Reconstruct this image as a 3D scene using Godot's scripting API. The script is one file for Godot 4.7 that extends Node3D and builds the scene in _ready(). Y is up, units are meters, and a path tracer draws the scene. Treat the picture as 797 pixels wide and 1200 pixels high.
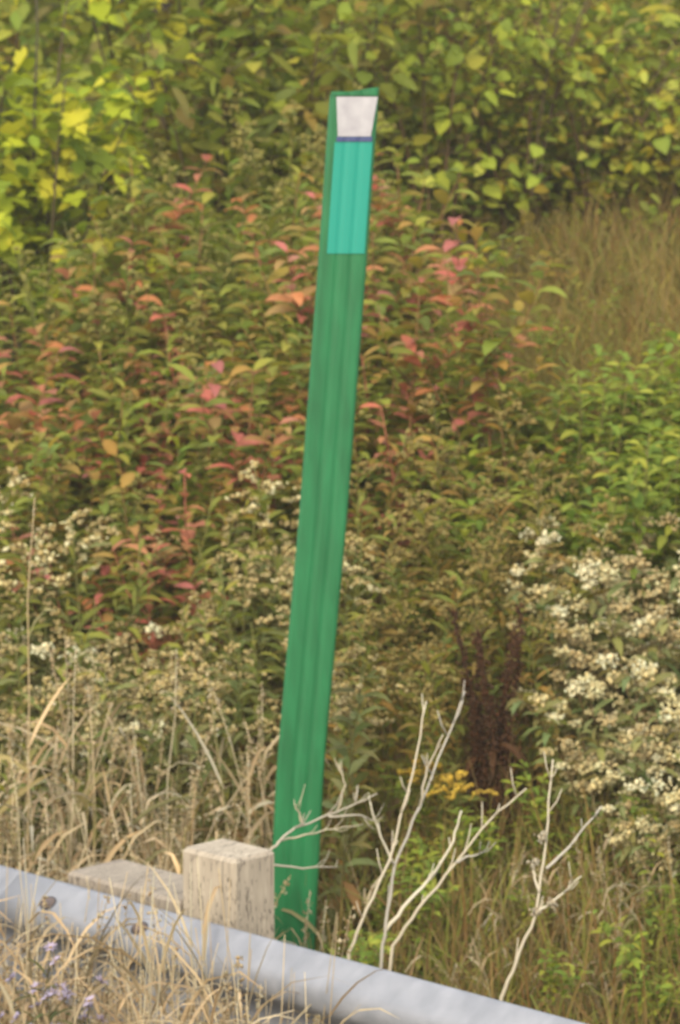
extends Node3D

# A leaning green marker post behind a weathered guardrail, on a weedy autumn bank.
# The road runs past the camera; "away" below is the distance behind the line of the rail, in metres.

var rng := RandomNumberGenerator.new()
var lumps := FastNoiseLite.new()
var used := {}
var M := {}

# ------------------------------------------------------------------ mesh collecting

class Sheet:
	var v := PackedVector3Array()
	var c := PackedColorArray()
	var ix := PackedInt32Array()

	func tube(pts: Array, r0: float, r1: float, sides: int, col: Color, col_end = null) -> void:
		var n := pts.size()
		var start := v.size()
		var side := Vector3.ZERO
		for i in n:
			var d: Vector3 = (pts[mini(i + 1, n - 1)] - pts[maxi(i - 1, 0)]).normalized()
			if side == Vector3.ZERO:
				side = d.cross(Vector3(0.31, 0.2, 0.93)).normalized()
			side = (side - d * side.dot(d)).normalized()
			var other := d.cross(side)
			var t := float(i) / maxf(1.0, n - 1)
			var r := lerpf(r0, r1, t)
			var cc: Color = col if col_end == null else col.lerp(col_end, t)
			for k in sides:
				var a := TAU * k / sides
				v.append(pts[i] + (side * cos(a) + other * sin(a)) * r)
				c.append(cc)
		for i in n - 1:
			for k in sides:
				var a := start + i * sides + k
				var b := start + i * sides + (k + 1) % sides
				ix.append_array([a, b, a + sides, b, b + sides, a + sides])
		for e in 2:
			v.append(pts[0] if e == 0 else pts[n - 1])
			c.append(c[start] if e == 0 else c[v.size() - 2])
			var m := v.size() - 1
			var row := start if e == 0 else start + (n - 1) * sides
			for k in sides:
				if e == 0:
					ix.append_array([m, row + (k + 1) % sides, row + k])
				else:
					ix.append_array([m, row + k, row + (k + 1) % sides])

	# one blade: midrib bends down by droop, halves fold up by fold; profile gives half widths along it
	func leaf(base: Vector3, dir: Vector3, length: float, width: float, droop: float, fold: float, col: Color, tip: Color, profile: Array, twist := 0.0) -> void:
		var n := profile.size()
		var p := base
		var d := dir.normalized()
		var start := v.size()
		var flat := Vector3(d.x, 0, d.z)
		var side := d.cross(Vector3.UP)
		if side.length() < 0.05:
			side = Vector3(1, 0, 0)
		side = side.normalized().rotated(d, twist)
		for i in n:
			var t := float(i) / (n - 1)
			var dd := (d + Vector3.DOWN * droop * t).normalized()
			var s2 := (side - dd * side.dot(dd)).normalized()
			var up := s2.cross(dd).normalized()
			var w: float = profile[i] * width * 0.5
			var cc := col.lerp(tip, t * t)
			v.append(p + s2 * w + up * fold * w)
			v.append(p)
			v.append(p - s2 * w + up * fold * w)
			c.append_array([cc, cc.lerp(Color(cc.r * 1.25, cc.g * 1.2, cc.b * 1.3), 0.6), cc])
			p += dd * (length / (n - 1))
		for i in n - 1:
			var a := start + i * 3
			ix.append_array([a, a + 3, a + 1, a + 1, a + 3, a + 4, a + 1, a + 4, a + 2, a + 2, a + 4, a + 5])

	# a small downy seed head: an uneven eight-faced lump
	func tuft(p: Vector3, r: float, col: Color, g: RandomNumberGenerator) -> void:
		var s := v.size()
		var b := Basis.from_euler(Vector3(g.randf() * TAU, g.randf() * TAU, g.randf() * TAU))
		for d in [b.x, -b.x, b.y, -b.y, b.z, -b.z]:
			v.append(p + d * r * g.randf_range(0.25, 1.75))
			c.append(col * g.randf_range(0.85, 1.12))
		for f in [[0, 2, 4], [2, 1, 4], [1, 3, 4], [3, 0, 4], [2, 0, 5], [1, 2, 5], [3, 1, 5], [0, 3, 5]]:
			ix.append_array([s + f[0], s + f[1], s + f[2]])

	func quad(a: Vector3, b: Vector3, e: Vector3, d: Vector3, col: Color) -> void:
		var s := v.size()
		v.append_array([a, b, e, d])
		c.append_array([col, col, col, col])
		ix.append_array([s, s + 1, s + 2, s, s + 2, s + 3])

	func add(o: Sheet, t := Transform3D.IDENTITY) -> void:
		var s := v.size()
		v.append_array(t * o.v)
		c.append_array(o.c)
		for i in o.ix:
			ix.append(i + s)

	func mesh(mat: Material, flat := false) -> ArrayMesh:
		var arr := []
		arr.resize(Mesh.ARRAY_MAX)
		if flat:
			var fv := PackedVector3Array()
			var fn := PackedVector3Array()
			var fc := PackedColorArray()
			for i in range(0, ix.size(), 3):
				var p := v[ix[i]]
				var q := v[ix[i + 1]]
				var r := v[ix[i + 2]]
				var nn := (p - r).cross(p - q).normalized()
				fv.append_array([p, q, r])
				fn.append_array([nn, nn, nn])
				fc.append_array([c[ix[i]], c[ix[i + 1]], c[ix[i + 2]]])
			arr[Mesh.ARRAY_VERTEX] = fv
			arr[Mesh.ARRAY_NORMAL] = fn
			arr[Mesh.ARRAY_COLOR] = fc
			var fm := ArrayMesh.new()
			fm.add_surface_from_arrays(Mesh.PRIMITIVE_TRIANGLES, arr)
			fm.surface_set_material(0, mat)
			return fm
		arr[Mesh.ARRAY_VERTEX] = v
		arr[Mesh.ARRAY_COLOR] = c
		arr[Mesh.ARRAY_INDEX] = ix
		var am := ArrayMesh.new()
		am.add_surface_from_arrays(Mesh.PRIMITIVE_TRIANGLES, arr)
		var st := SurfaceTool.new()
		st.create_from(am, 0)
		st.generate_normals()
		var out := st.commit()
		out.surface_set_material(0, mat)
		return out

# ------------------------------------------------------------------ naming, tagging

func numbered(called: String) -> String:
	used[called] = used.get(called, -1) + 1
	return called if used[called] == 0 else "%s_%03d" % [called, used[called]]

func tag(o: Node, label: String, category: String, group := "") -> void:
	o.set_meta("label", label)
	o.set_meta("category", category)
	if group:
		o.set_meta("group", group)

func thing(called: String, label: String, category: String, at := Vector3.ZERO, group := "") -> Node3D:
	var o := Node3D.new()
	o.name = numbered(called)
	add_child(o)
	o.position = at
	tag(o, label, category, group)
	return o

func part(parent: Node3D, called: String, m: Mesh, stuff := false) -> MeshInstance3D:
	var o := MeshInstance3D.new()
	o.name = called
	o.mesh = m
	parent.add_child(o, true)
	if stuff:
		o.set_meta("kind", "stuff")
	return o

func ground_piece(called: String, m: Mesh) -> MeshInstance3D:
	var o := MeshInstance3D.new()
	o.name = called
	o.mesh = m
	o.set_meta("kind", "structure")
	add_child(o)
	return o

# ------------------------------------------------------------------ colours and materials

# a colour given as 0..255 sRGB, as a linear base colour
func L(r: float, g: float, b: float, k := 1.0) -> Color:
	var c := Color(r / 255.0, g / 255.0, b / 255.0).srgb_to_linear()
	return Color(c.r * k, c.g * k, c.b * k)

func vary(c: Color, by := 0.15) -> Color:
	var k := 1.0 + rng.randf_range(-by, by)
	var w := rng.randf_range(-by, by) * 0.5
	return Color(c.r * k * (1.0 + w), c.g * k, c.b * k * (1.0 - w))

func leafy(gloss: float, through: float) -> StandardMaterial3D:
	var m := StandardMaterial3D.new()
	m.vertex_color_use_as_albedo = true
	m.roughness = gloss
	m.metallic_specular = 0.35
	m.cull_mode = BaseMaterial3D.CULL_DISABLED
	if through > 0.0:
		m.backlight_enabled = true
		m.backlight = Color(through, through, through * 0.8).linear_to_srgb()
	return m

func noise_image(size: int, freq: float, seed_: int, lo: Color, hi: Color, octaves := 4) -> ImageTexture:
	var n := FastNoiseLite.new()
	n.seed = seed_
	n.frequency = freq
	n.fractal_octaves = octaves
	var src := n.get_seamless_image(size, size)
	src.convert(Image.FORMAT_L8)
	var im := Image.create(size, size, false, Image.FORMAT_RGB8)
	for y in size:
		for x in size:
			im.set_pixel(x, y, lo.lerp(hi, src.get_pixel(x, y).r))
	return ImageTexture.create_from_image(im)

func make_materials() -> void:
	M.leaf = leafy(0.66, 0.95)
	M.dry = leafy(0.85, 0.45)
	M.stem = leafy(0.8, 0.0)
	M.fluff = leafy(0.95, 0.4)

	var soil := StandardMaterial3D.new()
	soil.albedo_texture = noise_image(512, 0.02, 4, Color8(52, 46, 30), Color8(118, 104, 68), 5)
	soil.uv1_triplanar = true
	soil.uv1_world_triplanar = true
	soil.uv1_scale = Vector3(0.9, 0.9, 0.9)
	soil.roughness = 1.0
	M.soil = soil

	var road := StandardMaterial3D.new()
	road.albedo_texture = noise_image(512, 0.09, 8, Color8(46, 46, 48), Color8(84, 83, 82), 4)
	road.uv1_triplanar = true
	road.uv1_world_triplanar = true
	road.roughness = 0.9
	M.road = road
	var gravel := StandardMaterial3D.new()
	gravel.albedo_texture = noise_image(512, 0.12, 9, Color8(80, 76, 68), Color8(160, 152, 138), 4)
	gravel.uv1_triplanar = true
	gravel.uv1_world_triplanar = true
	gravel.roughness = 1.0
	M.gravel = gravel
	var paint := StandardMaterial3D.new()
	paint.albedo_color = Color8(225, 225, 218)
	paint.roughness = 0.7
	M.road_paint = paint

	# galvanised steel, dulled and blotchy with zinc oxide
	var zinc := StandardMaterial3D.new()
	zinc.albedo_texture = noise_image(512, 0.012, 21, Color8(110, 112, 118), Color8(142, 142, 147), 6)
	zinc.uv1_triplanar = true
	zinc.uv1_scale = Vector3(2.2, 2.2, 2.2)
	zinc.metallic = 0.1
	zinc.roughness_texture = noise_image(256, 0.03, 22, Color(0.6, 0.6, 0.6), Color(0.85, 0.85, 0.85), 4)
	zinc.roughness = 1.0
	M.zinc = zinc
	var bolt := StandardMaterial3D.new()
	bolt.albedo_texture = noise_image(128, 0.05, 23, Color8(66, 62, 66), Color8(128, 104, 88), 3)
	bolt.uv1_triplanar = true
	bolt.uv1_scale = Vector3(20, 20, 20)
	bolt.metallic = 0.4
	bolt.roughness = 0.6
	M.bolt = bolt
	var hole := StandardMaterial3D.new()
	hole.albedo_color = Color8(58, 56, 60)
	hole.roughness = 0.9
	M.hole = hole

	# weathered timber: streaks along the grain
	var grain := Image.create(256, 256, false, Image.FORMAT_RGB8)
	var a := FastNoiseLite.new()
	a.seed = 31
	a.frequency = 0.03
	a.fractal_octaves = 4
	for y in 256:
		for x in 256:
			var crack := a.get_noise_2d(x * 2.2 + 300.0, y * 0.10)
			var g := a.get_noise_2d(x * 5.0, y * 0.3) * 0.45 + 0.5 + a.get_noise_2d(x * 0.5 + 900.0, y * 0.5) * 0.25
			grain.set_pixel(x, y, Color8(126, 115, 100).lerp(Color8(180, 166, 146), clampf(g, 0, 1)))
			if absf(crack) < 0.018:
				grain.set_pixel(x, y, Color8(58, 50, 42))
	var wood := StandardMaterial3D.new()
	wood.albedo_texture = ImageTexture.create_from_image(grain)
	wood.uv1_triplanar = true
	wood.uv1_scale = Vector3(3, 3, 3)
	wood.roughness = 0.9
	M.wood = wood
	var grey_wood := wood.duplicate()
	grey_wood.albedo_color = Color8(222, 222, 226)
	M.grey_wood = grey_wood

	# the green plastic of the post, a little dusty and streaked
	var green := StandardMaterial3D.new()
	green.albedo_texture = noise_image(256, 0.02, 41, Color8(4, 84, 42), Color8(20, 106, 60), 6)
	green.uv1_triplanar = true
	green.uv1_scale = Vector3(5, 0.9, 5)
	green.roughness = 0.5
	M.green = green
	# retroreflective film: rows of small cells
	var cells := Image.create(128, 128, false, Image.FORMAT_RGB8)
	for y in 128:
		for x in 128:
			var row := y / 8
			var edge := (y % 8 == 0) or ((x + (4 if row % 2 else 0)) % 8 == 0)
			cells.set_pixel(x, y, Color8(2, 104, 92) if edge else Color8(4, 138, 118))
	var teal := StandardMaterial3D.new()
	teal.albedo_texture = ImageTexture.create_from_image(cells)
	teal.uv1_triplanar = true
	teal.uv1_scale = Vector3(15, 15, 15)
	teal.roughness = 0.5
	M.teal = teal
	var white := StandardMaterial3D.new()
	white.albedo_texture = noise_image(128, 0.02, 43, Color8(150, 146, 150), Color8(172, 168, 170), 3)
	white.uv1_triplanar = true
	white.uv1_scale = Vector3(8, 8, 8)
	white.roughness = 0.4
	M.white = white
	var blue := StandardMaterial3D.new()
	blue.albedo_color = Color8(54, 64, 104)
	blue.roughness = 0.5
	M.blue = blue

# ------------------------------------------------------------------ the lie of the land

const RAIL_AT := Vector3(0, 0, -6.17)
const RAIL_X := Vector3(0.716, 0, 0.698)     # along the rail, towards the right
const RAIL_Z := Vector3(-0.698, 0, 0.716)    # from the rail towards the road
const KNOTS := [[-30.0, 0.0], [-0.9, 0.0], [0.0, 0.08], [0.5, 0.28], [1.0, 0.40], [1.5, 0.5], [2.2, 0.8], [3.6, 1.22], [5.0, 1.5], [8.0, 2.0], [15.0, 2.6], [60.0, 5.0]]

func away(x: float, z: float) -> float:
	return -(Vector3(x, 0, z) - RAIL_AT).dot(RAIL_Z)

func height(x: float, z: float) -> float:
	var s := away(x, z)
	var h := 0.0
	for i in KNOTS.size() - 1:
		if s >= KNOTS[i][0] and s <= KNOTS[i + 1][0]:
			var t: float = (s - KNOTS[i][0]) / (KNOTS[i + 1][0] - KNOTS[i][0])
			h = lerpf(KNOTS[i][1], KNOTS[i + 1][1], t)
	if s > 0.3:
		h += lumps.get_noise_2d(x * 60.0, z * 60.0) * 0.06 * minf(1.0, s - 0.3)
	return h

func on_ground(x: float, z: float) -> Vector3:
	return Vector3(x, height(x, z), z)

func build_land() -> void:
	var sh := Sheet.new()
	var along: Array = []
	for i in 61:
		along.append(-30.0 + i)
	var across: Array = [-0.9, -0.4, 0.0, 0.25, 0.5, 0.75]
	for i in 40:
		across.append(1.0 + i * 0.2)
	across.append_array([9.5, 10.5, 12.0, 14.0, 17.0, 22.0, 30.0, 45.0, 60.0])
	for s in across:
		for a in along:
			var p: Vector3 = RAIL_AT + RAIL_X * float(a) - RAIL_Z * float(s)
			sh.v.append(Vector3(p.x, height(p.x, p.z), p.z))
			sh.c.append(Color.WHITE)
	var w := along.size()
	for j in across.size() - 1:
		for i in w - 1:
			var k := j * w + i
			sh.ix.append_array([k, k + w, k + 1, k + 1, k + w, k + w + 1])
	ground_piece("bank", sh.mesh(M.soil))
	for strip in [["shoulder", -0.9, -2.4, -0.004, M.gravel], ["road", -2.4, -10.0, -0.012, M.road], ["edge_line", -2.55, -2.67, -0.006, M.road_paint], ["far_verge", -10.0, -60.0, -0.02, M.soil]]:
		var q := Sheet.new()
		var c: Array = []
		for e in [[-30.0, strip[1]], [30.0, strip[1]], [30.0, strip[2]], [-30.0, strip[2]]]:
			c.append(RAIL_AT + RAIL_X * float(e[0]) - RAIL_Z * float(e[1]) + Vector3.UP * float(strip[3]))
		q.quad(c[0], c[1], c[2], c[3], Color.WHITE)
		ground_piece(strip[0], q.mesh(strip[4]))

# ------------------------------------------------------------------ made things

func bevel_box(size: Vector3, b: float) -> Sheet:
	# a box with chamfered edges, worn corners, centred on its base
	var sh := Sheet.new()
	var h := size * 0.5
	var rings := [[0.0, b], [b, 0.0], [size.y - b, 0.0], [size.y, b]]
	for r in rings:
		var x: float = h.x - r[1]
		var z: float = h.z - r[1]
		for p in [Vector2(-x + b, -z), Vector2(x - b, -z), Vector2(x, -z + b), Vector2(x, z - b), Vector2(x - b, z), Vector2(-x + b, z), Vector2(-x, z - b), Vector2(-x, -z + b)]:
			sh.v.append(Vector3(p.x, r[0], p.y))
			sh.c.append(Color.WHITE)
	for i in 3:
		for k in 8:
			var a := i * 8 + k
			var e := i * 8 + (k + 1) % 8
			sh.ix.append_array([a, a + 8, e, e, a + 8, e + 8])
	for e in [[0, 1], [24, -1]]:
		for k in range(1, 7):
			if e[1] == 1:
				sh.ix.append_array([e[0], e[0] + k, e[0] + k + 1])
			else:
				sh.ix.append_array([e[0], e[0] + k + 1, e[0] + k])
	return sh

func rail_profile() -> Array:
	# the W beam: [height below the top edge, reach towards the road]
	var half := [[0.0, 0.020], [0.006, 0.032], [0.016, 0.044], [0.034, 0.070], [0.042, 0.078], [0.052, 0.0825], [0.066, 0.083], [0.082, 0.081], [0.093, 0.073], [0.104, 0.058], [0.126, 0.020], [0.136, 0.008], [0.146, 0.002], [0.156, 0.0]]
	var out := half.duplicate()
	for i in range(half.size() - 2, -1, -1):
		out.append([0.312 - half[i][0], half[i][1]])
	return out

func rail_panel(x0: float, x1: float, lift: float) -> Sheet:
	var sh := Sheet.new()
	var prof := rail_profile()
	var n := prof.size()
	var steps := 24
	for side in 2:
		for i in steps + 1:
			var x := lerpf(x0, x1, float(i) / steps)
			var dent := lumps.get_noise_1d(x * 90.0) * 0.004
			for p in prof:
				sh.v.append(Vector3(x, 0.75 - p[0] + dent * 0.6, p[1] + lift + dent - (0.004 if side == 1 else 0.0)))
				sh.c.append(Color.WHITE)
	var m := (steps + 1) * n
	for i in steps:
		for k in n - 1:
			var a := i * n + k
			sh.ix.append_array([a, a + n, a + 1, a + 1, a + n, a + n + 1])
			a += m
			sh.ix.append_array([a, a + 1, a + n, a + 1, a + n + 1, a + n])
	for i in steps:
		for k in [0, n - 1]:
			var a: int = i * n + k
			sh.ix.append_array([a, a + m, a + n, a + n, a + m, a + m + n])
	for i in [0, steps]:
		for k in n - 1:
			var a: int = i * n + k
			sh.ix.append_array([a, a + 1, a + m, a + 1, a + m + 1, a + m])
	return sh

func dome(r: float, tall: float, stretch := 1.0) -> Sheet:
	# a button bolt head facing +Z
	var sh := Sheet.new()
	for i in 4:
		var t := i / 3.0
		for k in 14:
			var a := TAU * k / 14.0
			sh.v.append(Vector3(cos(a) * r * stretch * cos(t * PI * 0.47), sin(a) * r * cos(t * PI * 0.47), tall * sin(t * PI * 0.47)))
			sh.c.append(Color.WHITE)
	for i in 3:
		for k in 14:
			var a := i * 14 + k
			var b := i * 14 + (k + 1) % 14
			sh.ix.append_array([a, a + 14, b, b, a + 14, b + 14])
	sh.v.append(Vector3(0, 0, tall))
	sh.c.append(Color.WHITE)
	for k in 14:
		sh.ix.append_array([42 + k, 56, 42 + (k + 1) % 14])
	return sh

func build_guardrail() -> void:
	var g := thing("guardrail", "pale grey steel guardrail beam bolted to a weathered timber post at the roadside", "guardrail", RAIL_AT)
	g.basis = Basis(RAIL_X, Vector3.UP, RAIL_Z)
	var edges := [-12.6, -8.79, -4.98, -0.72, 3.0, 6.8]
	for i in edges.size() - 1:
		part(g, "beam", rail_panel(edges[i] - 0.16, edges[i + 1] + 0.16, 0.0045 if i % 2 else 0.0).mesh(M.zinc))
	# posts under each length; the one in view is a pair of timbers of unequal height
	for x in [-8.5, -6.6, -4.7, -2.7, 1.3, 3.2, 5.1]:
		var p := part(g, "post", bevel_box(Vector3(0.15, 1.0, 0.16), 0.006).mesh(M.wood, true))
		p.position = Vector3(x, -0.25, -0.085)
	var p2 := part(g, "post", bevel_box(Vector3(0.150, 1.118, 0.115), 0.007).mesh(M.wood, true))
	p2.position = Vector3(-0.380, -0.25, -0.079)
	p2.set_meta("label", "squared timber post standing taller than the beam")
	var p3 := part(g, "block", bevel_box(Vector3(0.335, 0.42, 0.15), 0.006).mesh(M.grey_wood, true))
	p3.position = Vector3(-0.630, 0.338, -0.099)
	p3.set_meta("label", "low grey topped timber block behind the beam")
	for b in [[-0.745, 0.72, 1], [-0.475, 0.72, 0], [-0.745, 0.468, 0], [-0.475, 0.468, 0]]:
		var rim := part(g, "washer" if b[2] == 0 else "slot", dome(0.0175, 0.002, 1.2).mesh(M.hole))
		var up := -0.93 if b[1] > 0.6 else 0.93
		rim.position = Vector3(b[0], b[1], 0.0705)
		rim.rotation.x = up
		var bo := part(g, "bolt", dome(0.0145, 0.010 if b[2] == 0 else 0.004, 1.1).mesh(M.bolt))
		bo.position = Vector3(b[0] + 0.002, b[1] + 0.001, 0.0715)
		bo.rotation.x = up

const SPINE := [[-0.113, 0.15], [-0.1075, 0.40], [-0.1, 0.585], [-0.083, 0.913], [-0.034, 1.454], [0.006, 1.983], [0.03, 2.324]]

func spine_at(y: float) -> float:
	for i in SPINE.size() - 1:
		if y <= SPINE[i + 1][1]:
			return lerpf(SPINE[i][0], SPINE[i + 1][0], (y - SPINE[i][1]) / (SPINE[i + 1][1] - SPINE[i][1]))
	return SPINE[-1][0]

# ribbed section of the flexible post: [across, towards the viewer]
const RIBS := [[-0.050, -0.020], [-0.0495, -0.006], [-0.046, -0.001], [-0.041, 0.0], [-0.022, 0.0], [-0.017, -0.0005], [-0.013, -0.0018], [-0.009, -0.0018], [-0.004, -0.0005], [-0.001, 0.0], [0.008, 0.0], [0.012, -0.0005], [0.016, -0.0018], [0.020, -0.0018], [0.025, -0.0005], [0.029, 0.0], [0.041, 0.0], [0.046, -0.001], [0.0495, -0.006], [0.050, -0.020]]

func post_strip(y0: float, y1: float, from_x: float, to_x: float, proud: float, rows: int, taper := 0.0, follow := 1.0) -> Sheet:
	# a skin that follows the ribs between two heights
	var sh := Sheet.new()
	var cols: Array = []
	for r in RIBS:
		if r[0] > from_x and r[0] < to_x:
			cols.append(r[0])
	cols.push_front(from_x)
	cols.push_back(to_x)
	var n := cols.size()
	for side in 2:
		for i in rows + 1:
			var t := float(i) / rows
			var y := lerpf(y0, y1, t)
			for x in cols:
				var depth := 0.0
				for k in RIBS.size() - 1:
					if x >= RIBS[k][0] and x <= RIBS[k + 1][0]:
						depth = lerpf(RIBS[k][1], RIBS[k + 1][1], (x - RIBS[k][0]) / (RIBS[k + 1][0] - RIBS[k][0]))
				var squeeze := 1.0 - taper * (1.0 - t)
				sh.v.append(Vector3(x * squeeze + taper * (1.0 - t) * 0.006 + spine_at(y), y, depth * follow + (proud if side == 0 else proud - 0.0012)))
				sh.c.append(Color.WHITE)
	var m := (rows + 1) * n
	for i in rows:
		for k in n - 1:
			var a := i * n + k
			sh.ix.append_array([a, a + n, a + 1, a + 1, a + n, a + n + 1])
			a += m
			sh.ix.append_array([a, a + 1, a + n, a + 1, a + n + 1, a + n])
		for k in [0, n - 1]:
			var a: int = i * n + k
			sh.ix.append_array([a, a + m, a + n, a + n, a + m, a + m + n])
	for i in [0, rows]:
		for k in n - 1:
			var a: int = i * n + k
			sh.ix.append_array([a, a + m, a + 1, a + 1, a + m, a + m + 1])
	return sh

func build_marker() -> void:
	var base := Vector3(0, 0, -7.0)
	var t := thing("marker_post", "leaning green plastic marker post with teal and white reflective panels on top", "marker post", base)
	t.rotation.y = 0.0
	var body := Sheet.new()
	var n := RIBS.size()
	var ys: Array = []
	for i in 45:
		ys.append(lerpf(0.15, 2.318, i / 44.0))
	for side in 2:
		for y in ys:
			for r in RIBS:
				var tall: float = y
				if y > 2.317:
					tall += r[0] * 0.16   # the top was cut a little askew
				body.v.append(Vector3(r[0] + spine_at(y), tall, r[1] - (0.0 if side == 0 else 0.0035)))
				body.c.append(Color.WHITE)
	var m := ys.size() * n
	for i in ys.size() - 1:
		for k in n - 1:
			var a := i * n + k
			body.ix.append_array([a, a + n, a + 1, a + 1, a + n, a + n + 1])
			a += m
			body.ix.append_array([a, a + 1, a + n, a + 1, a + n + 1, a + n])
		for k in [0, n - 1]:
			var a: int = i * n + k
			body.ix.append_array([a, a + m, a + n, a + n, a + m, a + m + n])
	for k in n - 1:
		var a: int = (ys.size() - 1) * n + k
		body.ix.append_array([a, a + m, a + 1, a + 1, a + m, a + m + 1])
	part(t, "post", body.mesh(M.green, true))
	var film := part(t, "reflective_panel", post_strip(1.988, 2.214, -0.033, 0.044, 0.0024, 6).mesh(M.teal, true))
	film.set_meta("label", "teal ribbed reflective strip")
	var plate := part(t, "reflective_panel", post_strip(2.226, 2.306, -0.036, 0.048, 0.0036, 3, 0.2, 0.15).mesh(M.white, true))
	plate.set_meta("label", "white reflective patch at the top")
	part(plate, "blue_strip", post_strip(2.2155, 2.2255, -0.030, 0.043, 0.0034, 1).mesh(M.blue, true))  # thin dark blue strip between the white patch and the teal film
	part(t, "rim", post_strip(2.309, 2.3165, -0.047, 0.0475, 0.0040, 1).mesh(M.green, true))

# ------------------------------------------------------------------ plants

const LANCE := [0.12, 0.75, 1.0, 0.62, 0.02]
const OVAL := [0.1, 0.85, 1.0, 0.7, 0.03]
const BLADE := [0.7, 1.0, 0.85, 0.55, 0.04]

func curve_path(base: Vector3, tall: float, lean: Vector3, sag: float, n := 7) -> Array:
	var pts: Array = []
	for i in n:
		var t := float(i) / (n - 1)
		pts.append(base + Vector3.UP * tall * t + lean * t * t * sag + Vector3(rng.randf_range(-1, 1), 0, rng.randf_range(-1, 1)) * 0.008 * t)
	return pts

func along(pts: Array, t: float) -> Vector3:
	var f := clampf(t, 0, 1) * (pts.size() - 1)
	var i := mini(int(f), pts.size() - 2)
	return pts[i].lerp(pts[i + 1], f - i)

func heading(a: float, up: float) -> Vector3:
	return Vector3(cos(a) * cos(up), sin(up), sin(a) * cos(up))

# A plant is a Dictionary of part name -> Sheet.
# greens: list of colours for leaves; head: "plume", "seed", "bare"
func goldenrod(tall: float, greens: Array, dead: Color, head: String, heads: Array, full := 1.0, big := 1.0) -> Dictionary:
	var st := Sheet.new()
	var lf := Sheet.new()
	var hd := Sheet.new()
	var lean := heading(rng.randf() * TAU, 0) * rng.randf_range(0.02, 0.16)
	var pts := curve_path(Vector3(0, -0.03, 0), tall, lean, 1.0)
	st.tube(pts, 0.0034, 0.0014, 5, vary(L(104, 92, 52, 0.7)), vary(L(112, 112, 58, 0.8)))
	var n := int(tall * 52.0 * full)
	var az := rng.randf() * TAU
	for i in n:
		var t := 0.10 + 0.86 * i / n
		az += 2.39996 + rng.randf_range(-0.4, 0.4)
		var dry := rng.randf() < (0.95 - t * 2.2)
		var len_ := lerpf(0.125, 0.065, t) * big * rng.randf_range(0.75, 1.25)
		var col: Color = vary(dead, 0.25) if dry else vary(greens[rng.randi() % greens.size()], 0.22)
		lf.leaf(along(pts, t), heading(az, rng.randf_range(0.25, 0.95) if not dry else rng.randf_range(-0.6, 0.3)), len_, len_ * rng.randf_range(0.17, 0.26), rng.randf_range(0.4, 1.7) if not dry else rng.randf_range(1.0, 2.4), rng.randf_range(0.05, 0.5), col, vary(col.lerp(dead, 0.3), 0.1), LANCE, rng.randf_range(-0.7, 0.7))
	if head != "bare":
		var k := rng.randi_range(9, 15)
		for i in k:
			var t := lerpf(0.80, 1.0, float(i) / k)
			var a := rng.randf() * TAU
			var reach := lerpf(0.11, 0.03, (t - 0.8) / 0.2) * rng.randf_range(0.6, 1.2)
			var b := along(pts, t)
			var tip := b + heading(a, 0.75) * reach * 0.7
			var end := tip + heading(a, -0.1) * reach * 0.5
			st.tube([b, tip, end], 0.0011, 0.0006, 3, L(120, 108, 62, 0.7))
			var many := int(reach * (190.0 if head == "seed" else 110.0)) + 3
			for j in many:
				var u := rng.randf_range(0.25, 1.0)
				var p := b.lerp(tip, u * 2.0) if u < 0.5 else tip.lerp(end, u * 2.0 - 1.0)
				hd.tuft(p + Vector3(rng.randf_range(-1, 1), rng.randf_range(-0.4, 1.2), rng.randf_range(-1, 1)) * 0.007, rng.randf_range(0.0035, 0.0075), vary(heads[rng.randi() % heads.size()], 0.15), rng)
	return {"stem": st, "foliage": lf, "seed_head": hd}

# branching plant with opposite oval leaves
func oval_plant(tall: float, greens: Array, stem_col: Color, leaf_len: float, branches: int, broad := 0.42, turned: Array = [], share := 0.28) -> Dictionary:
	var st := Sheet.new()
	var lf := Sheet.new()
	var lean := heading(rng.randf() * TAU, 0) * rng.randf_range(0.02, 0.14)
	var main := curve_path(Vector3(0, -0.03, 0), tall, lean, 1.0)
	st.tube(main, 0.0042, 0.0016, 5, stem_col)
	var lines := [main]
	for i in branches:
		var t := rng.randf_range(0.3, 0.8)
		var a := rng.randf() * TAU
		var b := along(main, t)
		var reach := tall * rng.randf_range(0.2, 0.36)
		var ln := [b, b + heading(a, 0.6) * reach * 0.5, b + heading(a, 0.6) * reach * 0.5 + heading(a, 1.1) * reach * 0.6]
		st.tube(ln, 0.0022, 0.001, 4, stem_col)
		lines.append(ln)
	for ln in lines:
		var length: float = (ln[ln.size() - 1] - ln[0]).length()
		var pairs := int(length / (leaf_len * 0.42)) + 2
		var az := rng.randf() * TAU
		var hues: Array = turned if turned.size() and rng.randf() < share else greens
		for i in pairs:
			var t := 0.22 + 0.78 * i / float(pairs - 1)
			az += PI / 2 + rng.randf_range(-0.3, 0.3)
			for s in 2:
				if rng.randf() < 0.12:
					continue
				var col: Color = vary(hues[rng.randi() % hues.size()], 0.2)
				var len_ := leaf_len * rng.randf_range(0.7, 1.2) * lerpf(1.1, 0.75, t)
				lf.leaf(along(ln, t), heading(az + PI * s, rng.randf_range(0.1, 0.8)), len_, len_ * broad * rng.randf_range(0.8, 1.15), rng.randf_range(0.5, 1.5), rng.randf_range(0.05, 0.4), col, vary(col, 0.12), OVAL, rng.randf_range(-0.5, 0.5))
	return {"stem": st, "foliage": lf}

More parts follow.
